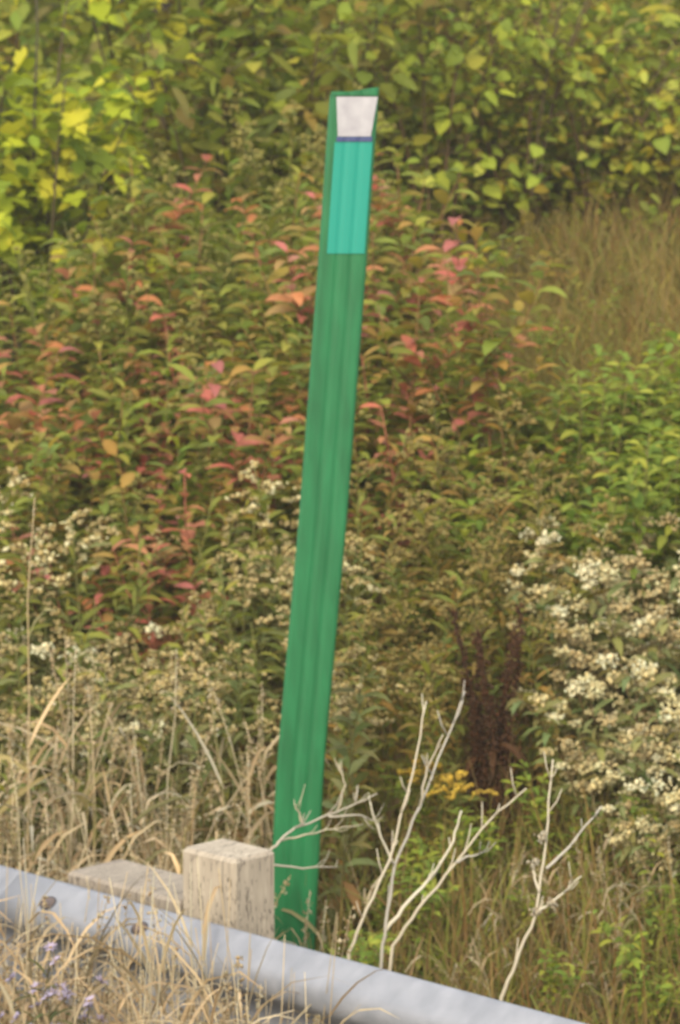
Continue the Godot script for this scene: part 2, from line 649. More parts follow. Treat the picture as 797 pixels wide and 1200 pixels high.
func tall_grass(culms: int, tall: float, cols: Array, plume: bool, spread := 0.06, thick := 1.0, lean_most := 0.22, droop_most := 3.0) -> Dictionary:
	var st := Sheet.new()
	var lf := Sheet.new()
	var hd := Sheet.new()
	for i in culms:
		var b := Vector3(rng.randf_range(-1, 1), 0, rng.randf_range(-1, 1)) * spread + Vector3.DOWN * 0.03
		var h := tall * rng.randf_range(0.72, 1.1)
		var pts := curve_path(b, h, heading(rng.randf() * TAU, 0) * rng.randf_range(0.02, lean_most), 1.0)
		var col: Color = vary(cols[rng.randi() % cols.size()])
		st.tube(pts, 0.0022 * thick, 0.0011 * thick, 4, col)
		for j in rng.randi_range(4, 6):
			var c2: Color = vary(cols[rng.randi() % cols.size()], 0.25)
			var len_ := rng.randf_range(0.12, 0.28)
			lf.leaf(along(pts, rng.randf_range(0.05, 0.85)), heading(rng.randf() * TAU, rng.randf_range(0.5, 1.2)), len_, rng.randf_range(0.006, 0.014) * thick, rng.randf_range(0.4, droop_most), rng.randf_range(0.1, 0.6), c2, vary(c2, 0.2), BLADE, rng.randf_range(-1.2, 1.2))
		if plume:
			for j in 34:
				var t := rng.randf_range(0.83, 1.0)
				hd.tuft(along(pts, t) + Vector3(rng.randf_range(-1, 1), rng.randf_range(-1, 1), rng.randf_range(-1, 1)) * 0.011 * (1.25 - absf(t - 0.9) * 8.0), rng.randf_range(0.002, 0.0045), vary(cols[rng.randi() % cols.size()], 0.2), rng)
	return {"stem": st, "foliage": lf, "seed_head": hd}

# bushy clump crowned with flat clusters of cream downy heads
func boneset(tall: float, creams: Array, greens: Array) -> Dictionary:
	var st := Sheet.new()
	var lf := Sheet.new()
	var hd := Sheet.new()
	for i in 7:
		var a := TAU * i / 7.0 + rng.randf_range(-0.3, 0.3)
		var pts := curve_path(Vector3(0, -0.03, 0) + heading(a, 0) * 0.05, tall * rng.randf_range(0.75, 1.05), heading(a, 0) * rng.randf_range(0.06, 0.26), 1.0)
		st.tube(pts, 0.003, 0.0014, 4, vary(L(112, 92, 58, 0.7)))
		for j in 46:
			var col: Color = vary(greens[rng.randi() % greens.size()], 0.25)
			var len_ := rng.randf_range(0.035, 0.08)
			lf.leaf(along(pts, rng.randf_range(0.12, 0.95)), heading(rng.randf() * TAU, rng.randf_range(-0.2, 0.8)), len_ * 1.25, len_ * 0.32, rng.randf_range(0.6, 2.0), 0.3, col, vary(col, 0.2), LANCE, rng.randf_range(-0.8, 0.8))
		for j in 9:
			var t := rng.randf_range(0.40, 1.0)
			var b := along(pts, t)
			var tip := b + heading(rng.randf() * TAU, rng.randf_range(0.2, 1.2)) * rng.randf_range(0.03, 0.10)
			st.tube([b, tip], 0.0012, 0.0007, 3, L(120, 104, 66, 0.7))
			var r := rng.randf_range(0.008, 0.018)
			var cr: Color = creams[rng.randi() % creams.size()]
			for k in int(14 + r * 1100):
				hd.tuft(tip + Vector3(rng.randfn() * r, rng.randfn() * r * 0.55 + 0.005, rng.randfn() * r), rng.randf_range(0.0045, 0.009), vary(cr, 0.16), rng)
	return {"stem": st, "foliage": lf, "flower_cluster": hd}

func dock(tall: float) -> Dictionary:
	var st := Sheet.new()
	var lf := Sheet.new()
	var hd := Sheet.new()
	for i in 4:
		var pts := curve_path(Vector3(rng.randf_range(-0.03, 0.03), -0.03, rng.randf_range(-0.03, 0.03)), tall * rng.randf_range(0.8, 1.05), heading(rng.randf() * TAU, 0) * 0.07, 1.0)
		st.tube(pts, 0.004, 0.002, 5, L(86, 58, 38, 0.6))
		for j in 8:
			var col := vary(L(104, 74, 44, 0.6), 0.3)
			lf.leaf(along(pts, rng.randf_range(0.05, 0.6)), heading(rng.randf() * TAU, rng.randf_range(-0.4, 0.6)), rng.randf_range(0.06, 0.13), 0.018, 2.2, 0.6, col, col, LANCE, rng.randf_range(-1, 1))
		for j in 420:
			var t := rng.randf_range(0.35, 1.0)
			hd.tuft(along(pts, t) + Vector3(rng.randfn(), rng.randfn(), rng.randfn()) * 0.018 * (1.25 - t), rng.randf_range(0.0025, 0.005), vary(L(98, 66, 44, 0.62), 0.3), rng)
	return {"stem": st, "foliage": lf, "seed_head": hd}

func purple_aster(tall: float) -> Dictionary:
	var st := Sheet.new()
	var lf := Sheet.new()
	var heads: Array = []
	var pts := curve_path(Vector3(0, -0.03, 0), tall, heading(rng.randf() * TAU, 0) * 0.08, 1.0)
	st.tube(pts, 0.003, 0.0015, 5, L(104, 96, 62, 0.7))
	for j in 40:
		var col := vary(L(112, 118, 66, 0.6), 0.25)
		lf.leaf(along(pts, rng.randf_range(0.1, 0.98)), heading(rng.randf() * TAU, rng.randf_range(0.0, 0.9)), rng.randf_range(0.03, 0.07), 0.009, 1.0, 0.2, col, vary(col), LANCE)
	for i in 14:
		var b := along(pts, rng.randf_range(0.68, 1.0))
		var tip := b + heading(rng.randf() * TAU, rng.randf_range(0.5, 1.2)) * rng.randf_range(0.02, 0.09)
		st.tube([b, tip], 0.0012, 0.0008, 3, L(104, 96, 62, 0.7))
		var f := Sheet.new()
		var face := (Vector3.UP + Vector3(rng.randf_range(-1, 1), 0, rng.randf_range(0.0, 1.4))).normalized()
		var sx := face.cross(Vector3(0.3, 0.1, 0.9)).normalized()
		var sy := face.cross(sx)
		var col := vary(L(186, 174, 196, 0.7), 0.08)
		for k in 16:
			var a := TAU * k / 16.0
			f.leaf(tip, sx * cos(a) + sy * sin(a) + face * rng.randf_range(0.1, 0.5), rng.randf_range(0.013, 0.017), 0.005, 0.1, 0.1, col, col, [0.4, 1.0, 0.8, 0.1])
		for k in 10:
			f.tuft(tip + (sx * rng.randfn() + sy * rng.randfn()) * 0.0016 + face * 0.001, 0.0016, vary(L(196, 160, 70, 0.7)), rng)
		heads.append(f)
	return {"stem": st, "foliage": lf, "flowers": heads}

const MATS := {"stem": "stem", "foliage": "leaf", "seed_head": "fluff", "flower_cluster": "fluff"}

func to_meshes(plants: Array, dry := false) -> Array:
	var out: Array = []
	for p in plants:
		var d := {}
		for k in p:
			if p[k] is Sheet and p[k].v.size():
				d[k] = p[k].mesh(M.dry if dry and k == "foliage" else M[MATS[k]])
		out.append(d)
	return out

func whole(p: Dictionary) -> Mesh:
	var sh := Sheet.new()
	for k in p:
		if p[k] is Sheet:
			sh.add(p[k])
	return sh.mesh(M.leaf)

func put_plant(called: String, meshes: Dictionary, at: Vector3, size: float, label: String, category: String, group := "", tilt := 0.1) -> Node3D:
	var t := thing(called, label, category, at, group)
	t.basis = Basis.from_euler(Vector3(rng.randf_range(-tilt, tilt), rng.randf() * TAU, rng.randf_range(-tilt, tilt))).scaled(Vector3.ONE * size)
	for k in meshes:
		part(t, k, meshes[k], k != "stem")
	return t

# scatter things over a patch of ground: x0..x1 at the near depth widening to the far depth
func patch(n: int, d0: float, d1: float, x0: float, x1: float, gap: float, taken: Array) -> Array:
	var out: Array = []
	var tries := 0
	while out.size() < n and tries < n * 30:
		tries += 1
		var d := rng.randf_range(d0, d1)
		var x := rng.randf_range(x0, x1)
		var p := Vector2(x, -d)
		if d > 9.3 and x > 0.40 - (d - 9.3) * 0.13:
			continue
		if away(x, -d) < 0.16:
			continue
		if Vector2(-0.11, -7.0).distance_to(p) < 0.10:
			continue
		var ok := true
		for q in taken:
			if q.distance_squared_to(p) < gap * gap:
				ok = false
				break
		if ok:
			taken.append(p)
			out.append(on_ground(x, -d))
	return out

# where a weed of the bank stands, in words
func place_words(p: Vector3) -> String:
	var depth := "low on the bank" if away(p.x, p.z) < 1.4 else ("halfway up the bank" if away(p.x, p.z) < 2.6 else "high on the bank")
	var side := p.x + 0.035 * -p.z * 0.1
	var lr := "near the left edge" if side < -0.62 else ("well left of the post" if side < -0.33 else ("close to the left of the post" if side < -0.02 else ("close to the right of the post" if side < 0.34 else "well right of the post")))
	return depth + " " + lr

func put_weed(called: String, meshes: Dictionary, at: Vector3, size: float, look: String, group: String, tilt := 0.1) -> void:
	var w := place_words(at)
	put_plant(called, meshes, at, size, look + " " + w, "plant", group + " " + w, tilt)

func multi(called: String, m: Mesh, where: Array, label: String, category: String) -> void:
	var mm := MultiMesh.new()
	mm.transform_format = MultiMesh.TRANSFORM_3D
	mm.mesh = m
	mm.instance_count = where.size()
	for i in where.size():
		mm.set_instance_transform(i, where[i])
	var o := MultiMeshInstance3D.new()
	o.name = numbered(called)
	o.multimesh = mm
	tag(o, label, category)
	o.set_meta("kind", "stuff")
	add_child(o)

func turf(blades: int, tall: float, cols: Array, spread: float) -> Mesh:
	var sh := Sheet.new()
	for i in blades:
		var c: Color = vary(cols[rng.randi() % cols.size()], 0.25)
		var b := Vector3(rng.randf_range(-1, 1), 0, rng.randf_range(-1, 1)) * spread + Vector3.DOWN * 0.01
		var len_ := tall * rng.randf_range(0.5, 1.15)
		sh.leaf(b, heading(rng.randf() * TAU, rng.randf_range(0.75, 1.5)), len_, rng.randf_range(0.0035, 0.0065), rng.randf_range(0.3, 1.9), 0.3, c, vary(c.lerp(L(170, 146, 96, 0.6), 0.35)), [0.8, 1.0, 0.6, 0.05], rng.randf_range(-1, 1))
	return sh.mesh(M.dry)

func turn(at: Vector3, size: float, tilt := 0.15) -> Transform3D:
	return Transform3D(Basis.from_euler(Vector3(rng.randf_range(-tilt, tilt), rng.randf() * TAU, rng.randf_range(-tilt, tilt))).scaled(Vector3.ONE * size), at)

# ------------------------------------------------------------------ shrubs with leaves one by one

func lobed_leaf(outline: Array, fold: float, cup: float, col: Color) -> Sheet:
	# a leaf blade from its outline (half, base to tip), folded along the midrib; stalk at the origin, blade along +Z, face up
	var sh := Sheet.new()
	var n := outline.size()
	for s in [1.0, -1.0]:
		var st := sh.v.size()
		for p in outline:
			sh.v.append(Vector3(p[0] * s, absf(p[0]) * fold - p[1] * p[1] * cup, p[1]))
			sh.c.append(vary(col, 0.07))
		# midrib points for each
		for p in outline:
			sh.v.append(Vector3(0, -p[1] * p[1] * cup, p[1]))
			sh.c.append(Color(col.r * 1.15, col.g * 1.12, col.b * 1.2))
		for i in n - 1:
			var q := [st + i, st + i + 1, st + n + i, st + n + i, st + i + 1, st + n + i + 1]
			if s < 0:
				q = [q[0], q[2], q[1], q[3], q[5], q[4]]
			sh.ix.append_array(q)
	sh.tube([Vector3(0, 0, 0), Vector3(0, 0.1, -0.22), Vector3(0, 0.22, -0.4)], 0.012, 0.01, 3, L(140, 120, 70, 0.7))
	return sh

const MAPLE := [[0.0, 0.0], [0.14, -0.08], [0.36, 0.02], [0.30, 0.16], [0.55, 0.34], [0.40, 0.40], [0.44, 0.56], [0.20, 0.54], [0.20, 0.76], [0.10, 0.80], [0.0, 1.0]]
const HEART := [[0.0, 0.0], [0.16, -0.07], [0.36, 0.02], [0.46, 0.22], [0.44, 0.44], [0.33, 0.66], [0.16, 0.86], [0.0, 1.02]]
const LONG := [[0.0, 0.0], [0.09, 0.1], [0.155, 0.3], [0.16, 0.5], [0.12, 0.75], [0.05, 0.92], [0.0, 1.0]]

func leaf_kinds(outline: Array, cols: Array) -> Array:
	var out: Array = []
	for c in cols:
		for v in 2:
			out.append(lobed_leaf(outline, rng.randf_range(-0.05, 0.45), rng.randf_range(0.0, 0.35), c).mesh(M.leaf))
	return out

# stems fan out from the base, twigs leave them, leaves sit along the twigs
func shrub(called: String, label: String, group: String, at: Vector3, tall: float, wide: float, stems: int, kinds: Array, size: float, leaves: int, low := 0.2, bark := Color(0.09, 0.07, 0.05), hang := 0.5, fill := 0, fill_cols: Array = []) -> Node3D:
	var t := thing(called, label, "shrub", at, group)
	var spots: Array = []
	for i in stems:
		var a := TAU * i / stems + rng.randf_range(-0.5, 0.5)
		var h := tall * rng.randf_range(0.7, 1.05)
		var pts := curve_path(heading(a, 0) * 0.05 + Vector3.DOWN * 0.05, h, heading(a, 0) * wide * rng.randf_range(0.3, 0.9), 1.0)
		var sh := Sheet.new()
		sh.tube(pts, 0.008, 0.0025, 5, vary(bark, 0.2))
		for j in 9:
			var tt := rng.randf_range(low, 1.0)
			var b := along(pts, tt)
			var ta := rng.randf() * TAU
			var reach := rng.randf_range(0.12, 0.34) * minf(1.0, wide * 2.2)
			var mid := b + heading(ta, 0.5) * reach * 0.55
			var end := mid + heading(ta, 0.1) * reach * 0.5
			sh.tube([b, mid, end], 0.0028, 0.0012, 4, vary(bark, 0.2))
			for k in 6:
				spots.append([b.lerp(mid, k / 5.0) if k < 3 else mid.lerp(end, (k - 2) / 3.0), ta])
		for k in 6:
			spots.append([along(pts, rng.randf_range(maxf(low, 0.5), 1.0)), rng.randf() * TAU])
		part(t, "stem", sh.mesh(M.stem))
	for i in leaves:
		var s: Array = spots[rng.randi() % spots.size()]
		var a: float = s[1] + rng.randf_range(-1.3, 1.3)
		var dir := heading(a, rng.randf_range(-1.1, 0.35) * hang * 1.6)
		var up := (Vector3.UP + Vector3(rng.randf_range(-1, 1), 0, rng.randf_range(-0.3, 1.4)) * 0.8).normalized()
		var x := up.cross(dir).normalized()
		var sz := size * rng.randf_range(0.6, 1.25)
		var o := part(t, "leaf", kinds[rng.randi() % kinds.size()])
		o.transform = Transform3D(Basis(x, dir.cross(x), dir).scaled(Vector3.ONE * sz), s[0] + dir * sz * 0.35 + Vector3(rng.randfn(), rng.randfn(), rng.randfn()) * 0.012)
	if fill > 0:
		var sh := Sheet.new()
		for i in fill:
			var s: Array = spots[rng.randi() % spots.size()]
			var c: Color = vary(fill_cols[rng.randi() % fill_cols.size()], 0.25)
			sh.leaf(s[0] + Vector3(rng.randfn(), rng.randfn(), rng.randfn()) * 0.06, heading(rng.randf() * TAU, rng.randf_range(-0.9, 0.5)), size * rng.randf_range(0.5, 1.0), size * rng.randf_range(0.35, 0.6), rng.randf_range(0.2, 1.0), 0.25, c, vary(c), [0.2, 1.0, 0.8, 0.05], rng.randf_range(-0.8, 0.8))
		part(t, "foliage", sh.mesh(M.leaf), true)
	return t

# a woodland tree: trunk, limbs and a crown of many leaf-sized faces
func tree(label: String, at: Vector3, tall: float, spread: float, crown_low: float, cols: Array, count: int, leaf: float) -> void:
	var t := thing("woodland_tree", label, "tree", at, "trees of the wood beyond the bank")
	var tr := Sheet.new()
	var main := curve_path(Vector3.DOWN * 0.2, tall * 0.9, heading(rng.randf() * TAU, 0) * 0.4, 1.0, 9)
	tr.tube(main, tall * 0.018, 0.02, 9, L(74, 64, 54, 0.6))
	part(t, "trunk", tr.mesh(M.stem))
	var crown := Sheet.new()
	var hubs: Array = []
	for i in 16:
		var b := along(main, rng.randf_range(crown_low / tall, 0.95))
		var a := rng.randf() * TAU
		var reach := spread * rng.randf_range(0.4, 1.0)
		var end := b + heading(a, rng.randf_range(-0.1, 0.6)) * reach
		var lm := Sheet.new()
		lm.tube([b, b.lerp(end, 0.5) + Vector3.UP * reach * 0.08, end], 0.03, 0.008, 5, L(74, 64, 54, 0.6))
		part(t, "limb", lm.mesh(M.stem))
		for k in 4:
			hubs.append(b.lerp(end, rng.randf_range(0.35, 1.05)))
	for i in count:
		var h: Vector3 = hubs[rng.randi() % hubs.size()]
		var p := h + Vector3(rng.randfn(), rng.randfn() * 0.7, rng.randfn()) * spread * 0.17
		var c: Color = vary(cols[rng.randi() % cols.size()], 0.25)
		crown.leaf(p, heading(rng.randf() * TAU, rng.randf_range(-0.9, 0.6)), leaf * rng.randf_range(0.7, 1.3), leaf * 0.6, 0.5, 0.2, c, c, [0.2, 1.0, 0.05], rng.randf_range(-1, 1))
	part(t, "crown", crown.mesh(M.leaf), true)

# bare dead stems from lists of points
func dead_wood(called: String, label: String, lines: Array, r: float, cols: Array, knobs: Array = []) -> Node3D:
	var base: Vector3 = lines[0][0]
	var t := thing(called, label, "dead stem", base)
	for i in lines.size():
		var sh := Sheet.new()
		var pts: Array = []
		var src: Array = lines[i]
		for k in src.size() - 1:
			for j in 4:
				var q: Vector3 = src[k].lerp(src[k + 1], j / 4.0)
				if j > 0:
					q += Vector3(rng.randf_range(-1, 1), rng.randf_range(-1, 1), rng.randf_range(-1, 1)) * 0.0022
				pts.append(q - base)
		pts.append(src[src.size() - 1] - base)
		var rr := r if i == 0 or src.size() > 4 else r * 0.75
		sh.tube(pts, rr, rr * 0.4, 6, cols[i % cols.size()])
		for j in pts.size() / 3:
			var b := along(pts, rng.randf_range(0.35, 0.98))
			var dd: Vector3 = ((pts[pts.size() - 1] - pts[0]).normalized() + heading(rng.randf() * TAU, rng.randf_range(-0.2, 0.9)) * 0.9).normalized()
			var ln := rng.randf_range(0.015, 0.06)
			sh.tube([b, b + dd * ln * 0.5, b + (dd + Vector3.UP * 0.3).normalized() * ln], rr * 0.4, rr * 0.22, 4, cols[i % cols.size()])
		part(t, "stem" if i == 0 else "branch", sh.mesh(M.stem))
	for k in knobs:
		var sh := Sheet.new()
		for j in 30:
			sh.tuft(k - base + Vector3(rng.randfn(), rng.randfn(), rng.randfn()) * 0.0045, rng.randf_range(0.002, 0.004), vary(L(196, 182, 156, 0.75), 0.1), rng)
		part(t, "seed_head", sh.mesh(M.fluff), true)
	return t

# ------------------------------------------------------------------ the scene

func _ready() -> void:
	rng.seed = 20417
	lumps.seed = 5
	lumps.frequency = 0.01

	var cam := Camera3D.new()
	cam.name = "camera"
	add_child(cam)
	cam.position = Vector3(0, 2.5, 0)
	cam.rotation_degrees = Vector3(-8.5, 0, 0)
	cam.fov = 17.0
	cam.near = 0.1
	cam.far = 400.0
	cam.current = true
	# the photograph is soft throughout: the lens is focused short of the rail
	var lens := CameraAttributesPhysical.new()
	lens.frustum_focal_length = 80.29
	lens.frustum_focus_distance = 3.5
	lens.exposure_aperture = 11.5
	cam.attributes = lens

	var sky_mat := ProceduralSkyMaterial.new()
	sky_mat.sky_top_color = Color(0.83, 0.85, 0.88)
	sky_mat.sky_horizon_color = Color(0.90, 0.89, 0.87)
	sky_mat.sky_curve = 0.2
	sky_mat.ground_horizon_color = Color(0.5, 0.48, 0.42)
	sky_mat.ground_bottom_color = Color(0.2, 0.19, 0.16)
	var sky := Sky.new()
	sky.sky_material = sky_mat
	var env := Environment.new()
	env.background_mode = Environment.BG_SKY
	env.sky = sky
	env.background_energy_multiplier = 1.0
	env.tonemap_mode = Environment.TONE_MAPPER_LINEAR
	env.tonemap_exposure = 2.85
	env.fog_enabled = true
	env.fog_density = 0.002
	env.fog_light_color = Color(0.86, 0.85, 0.80)
	env.sdfgi_enabled = true
	env.ssao_enabled = true
	env.ssil_enabled = true
	var we := WorldEnvironment.new()
	we.name = "world_environment"
	we.environment = env
	add_child(we)
	var sun := DirectionalLight3D.new()
	sun.name = "sun"
	sun.light_energy = 0.5
	sun.light_angular_distance = 25.0
	sun.light_color = Color(1.0, 0.96, 0.88)
	sun.shadow_enabled = true
	sun.rotation_degrees = Vector3(-33, -20, 0)
	add_child(sun)

	make_materials()
	build_land()
	build_guardrail()
	build_marker()
	print("made things")
	plant_all()
	print("done")

func plant_all() -> void:
	var K := 0.86
	var g_olive := [L(134, 140, 54, K), L(120, 130, 50, K), L(148, 148, 60, K), L(110, 122, 54, K)]
	var g_grey := [L(134, 142, 82, K), L(122, 132, 74, K), L(148, 148, 88, K), L(120, 116, 66, K)]
	var g_bright := [L(146, 158, 54, K), L(128, 148, 54, K), L(162, 166, 64, K), L(116, 136, 52, K)]
	var dead := L(140, 110, 66, K)
	var tan := [L(184, 166, 130, K), L(168, 148, 112, K), L(196, 180, 148, K), L(150, 130, 96, K), L(144, 134, 88, K)]
	var tan_pale := [L(180, 162, 128, K), L(162, 142, 108, K), L(192, 178, 146, K), L(148, 128, 96, K)]
	var beige := [L(206, 192, 138, K), L(190, 172, 118, K), L(214, 202, 156, K), L(176, 154, 102, K)]
	var cream := [L(218, 204, 152, K), L(206, 190, 138, K), L(192, 172, 124, K), L(224, 214, 172, K)]
	var reds := [L(200, 122, 98, K), L(192, 114, 100, K), L(200, 138, 92, K), L(180, 122, 94, K), L(168, 136, 80, K)]
	var amber := [L(150, 136, 60, K), L(172, 140, 70, K), L(144, 142, 60, K), L(142, 148, 60, K), L(128, 140, 56, K), L(120, 132, 56, K)]

	# --- plant shapes, each in several variants
	var rod_green: Array = []
	var rod_seed: Array = []
	var rod_brown: Array = []
	for i in 7:
		rod_green.append(goldenrod(rng.randf_range(0.8, 1.05), g_olive if i % 2 else g_bright, dead, "plume" if i % 2 else "bare", [L(150, 144, 74, K), L(160, 150, 84, K)], 1.05, rng.randf_range(1.05, 1.4)))
		rod_seed.append(goldenrod(rng.randf_range(0.65, 0.9), g_grey if i % 2 else g_olive, dead, "seed" if i == 0 else ("plume" if i % 2 == 1 else "bare"), beige if i == 0 else [L(176, 158, 104, K), L(190, 170, 120, K)], 1.1))
		rod_brown.append(goldenrod(rng.randf_range(0.6, 0.9), amber, dead, "plume", [L(146, 128, 72, K), L(160, 142, 84, K)], 1.25))
	var red_plants: Array = []
	var amber_plants: Array = []
	var broad_plants: Array = []
	for i in 5:
		red_plants.append(oval_plant(rng.randf_range(0.6, 0.85), amber + g_olive, L(128, 92, 60, K), 0.085, 5, 0.42, reds))
		amber_plants.append(oval_plant(rng.randf_range(0.6, 0.9), amber, L(120, 92, 58, K), 0.078, 5))
		broad_plants.append(oval_plant(rng.randf_range(0.5, 0.75), g_bright, L(112, 104, 58, K), 0.082, 5, 0.36))
	var grasses: Array = []
	for i in 6:
		grasses.append(tall_grass(rng.randi_range(2, 4), rng.randf_range(0.62, 0.9), tan, i % 2 == 0))
	var coarse: Array = []
	for i in 5:
		coarse.append(tall_grass(rng.randi_range(3, 5), rng.randf_range(0.66, 0.76), tan, i % 2 == 0, 0.07, 1.15, 0.14, 2.2))
	var front: Array = []
	for i in 5:
		front.append(tall_grass(rng.randi_range(5, 7), rng.randf_range(0.66, 0.86), tan_pale, i == 2, 0.09, 0.72, 0.09, 1.8))
	var bones: Array = []
	for i in 4:
		bones.append(boneset(rng.randf_range(0.6, 0.74), cream, g_grey))
	print("shapes")
	var weeds_m := []
	for p in [rod_green[0], rod_green[1], rod_seed[0], rod_seed[1], rod_brown[0], red_plants[0], broad_plants[0], grasses[0]]:
		weeds_m.append(whole(p))
	var m_green := to_meshes(rod_green)
	var m_seed := to_meshes(rod_seed)
	var m_brown := to_meshes(rod_brown)
	var m_red := to_meshes(red_plants)
	var scarlet: Array = []
	for i in 3:
		scarlet.append(oval_plant(rng.randf_range(0.55, 0.65), amber + g_olive, L(150, 92, 70, K), 0.078, 4, 0.42, reds, 0.55))
	var m_scarlet := to_meshes(scarlet)
	var m_amber := to_meshes(amber_plants)
	var m_broad := to_meshes(broad_plants)
	var m_grass := to_meshes(grasses, true)
	var m_coarse := to_meshes(coarse, true)
	var m_front := to_meshes(front, true)
	var m_bone := to_meshes(bones)
	var m_dock := to_meshes([dock(0.74), dock(0.6)])
	print("meshes")

	var taken: Array = []
	# --- singled-out plants first
	put_plant("curly_dock", m_dock[0], on_ground(0.36, -7.6), 1.02, "dark brown seeding dock stalk left of the cream flower clump", "plant")
	put_plant("curly_dock", m_dock[1], on_ground(0.33, -7.72), 1.0, "shorter dark brown dock stalk behind the bare twigs", "plant")
	taken.append_array([Vector2(0.36, -7.6), Vector2(0.355, -7.52), Vector2(0.35, -7.44), Vector2(0.33, -7.72), Vector2(0.32, -7.64), Vector2(0.39, -7.5), Vector2(0.31, -7.5), Vector2(0.4, -7.6)])
	for p in [[0.595, -7.8, 0.903], [0.71, -7.9, 0.929], [0.85, -7.85, 0.963], [0.63, -7.45, 0.791], [0.77, -7.5, 0.843], [0.91, -7.5, 0.86], [0.71, -7.2, 0.688], [0.83, -7.1, 0.705], [1, -7.8, 0.946], [0.61, -8.15, 0.86], [0.79, -8.2, 0.903]]:
		var row := "front" if p[1] > -7.3 else ("middle" if p[1] > -7.6 else ("upper" if p[1] > -8.0 else "hindmost"))
		var end := "left end" if p[0] < 0.64 else ("middle" if p[0] < 0.84 else "right end")
		put_plant("white_boneset", m_bone[rng.randi() % 4], on_ground(p[0], p[1]), p[2], "bushy cream flowered plant at the %s of the clump's %s row" % [end, row], "plant", "cream flowered plants in the right hand clump", 0.08)
		taken.append(Vector2(p[0], p[1]))
	for p in patch(4, 7.9, 8.9, -0.8, -0.25, 0.16, taken):
		put_plant("white_boneset", m_bone[rng.randi() % 4], p, rng.randf_range(0.75, 0.95), "pale seeding plant with cream heads among the weeds left of the post", "plant", "cream headed plants left of the post", 0.08)

	# --- low on the left behind the rail: straw grass and goldenrod gone to seed
	for p in patch(58, 6.75, 7.6, -0.95, -0.12, 0.055, taken):
		put_plant("dry_grass", (m_grass[rng.randi() % 6] if rng.randf() < 0.5 else m_coarse[rng.randi() % 5]), p, rng.randf_range(0.6, 0.9) * (1.0 if p.x > -0.5 else 1.2), "straw coloured dry grass tuft behind the guardrail left of the post", "grass", "dry grass tufts behind the rail", 0.14)
	for p in patch(26, 6.6, 7.4, -0.05, 0.75, 0.07, taken):
		put_plant("dry_grass", m_grass[rng.randi() % 6], p, rng.randf_range(0.28, 0.52), "short straw grass tuft behind the guardrail right of the post", "grass", "short dry grass tufts behind the rail", 0.2)
	for p in patch(95, 7.05, 8.8, -1.05, 0.02, 0.075, taken):
		put_weed("seeding_goldenrod", m_seed[rng.randi() % 7], p, rng.randf_range(0.75, 1.05), "beige seeding goldenrod", "seeding goldenrod")
	for p in patch(52, 7.5, 8.9, 0.0, 0.55, 0.075, taken):
		put_weed("browning_goldenrod", m_brown[rng.randi() % 7], p, rng.randf_range(0.7, 1.0), "browning goldenrod stalk", "browning goldenrod")
	var si := 0
	for p in [[0.37, -9.3, "reddest weed on the bank, right of the post above the dark dock"], [0.18, -8.95, "red leaved weed just right of the middle of the post"], [0.26, -9.15, "pinkish red weed between the two other red ones right of the post"], [0.08, -9.25, "red leaved weed touching the right side of the post"], [-0.40, -9.8, "tall pinkish red weed left of the upper post"], [-0.53, -9.1, "red leaved weed in the middle of the left side"], [-0.67, -8.75, "orange red weed low at the left"], [-0.34, -8.75, "orange red weed nearest the left of the post"], [-0.48, -8.6, "red stemmed weed rising from the seeding goldenrod"], [-0.2, -10.4, "red leaved weed high beside the teal panel"]]:
		put_plant("red_leaved_dogbane", m_scarlet[si % 3], on_ground(p[0], p[1]), rng.randf_range(1.1, 1.35), p[2], "plant")
		taken.append(Vector2(p[0], p[1]))
		si += 1
	# --- the middle of the bank: red and amber leaves among green stalks
	for p in patch(32, 8.6, 10.6, -1.0, 0.5, 0.14, taken):
		put_weed("red_leaved_dogbane", m_red[rng.randi() % 5], p, rng.randf_range(1.0, 1.3), "weed turning red and orange", "red leaved weeds")
	for p in patch(42, 8.7, 10.4, -1.1, 0.6, 0.11, taken):
		put_weed("amber_dogbane", m_amber[rng.randi() % 5], p, rng.randf_range(0.85, 1.15), "amber and olive leaved weed", "amber leaved weeds")
	for p in patch(74, 8.3, 9.9, 0.14, 1.25, 0.085, taken):
		put_weed("broad_leaved_weed", m_broad[rng.randi() % 5], p, rng.randf_range(0.7, 0.98), "bright green broad leaved weed", "broad leaved weeds")
	for p in patch(190, 8.6, 11.8, -1.4, 0.42, 0.075, taken):
		put_weed("green_goldenrod", m_green[rng.randi() % 7], p, rng.randf_range(0.75, 1.02), "green narrow leaved goldenrod stalk", "green goldenrod")

	for p in patch(34, 6.6, 7.5, 0.02, 0.85, 0.06, taken):
		put_plant("low_green_weed", m_broad[rng.randi() % 5], p, rng.randf_range(0.36, 0.55), "low green leafy weed behind the rail right of the post", "plant", "low green weeds behind the rail", 0.2)
	var yellow := to_meshes([goldenrod(0.55, g_olive, dead, "seed", [L(212, 176, 66, K), L(196, 164, 70, K)], 1.0)])
	for p in [[0.20, -7.5, "late goldenrod with a yellow plume just behind the bare twigs"], [0.29, -7.45, "late goldenrod with a yellow plume left of the dark dock"], [-0.43, -7.05, "late goldenrod with a yellow plume among the straw grass"]]:
		put_plant("yellow_goldenrod", yellow[0], on_ground(p[0], p[1]), 0.7, p[2], "plant")
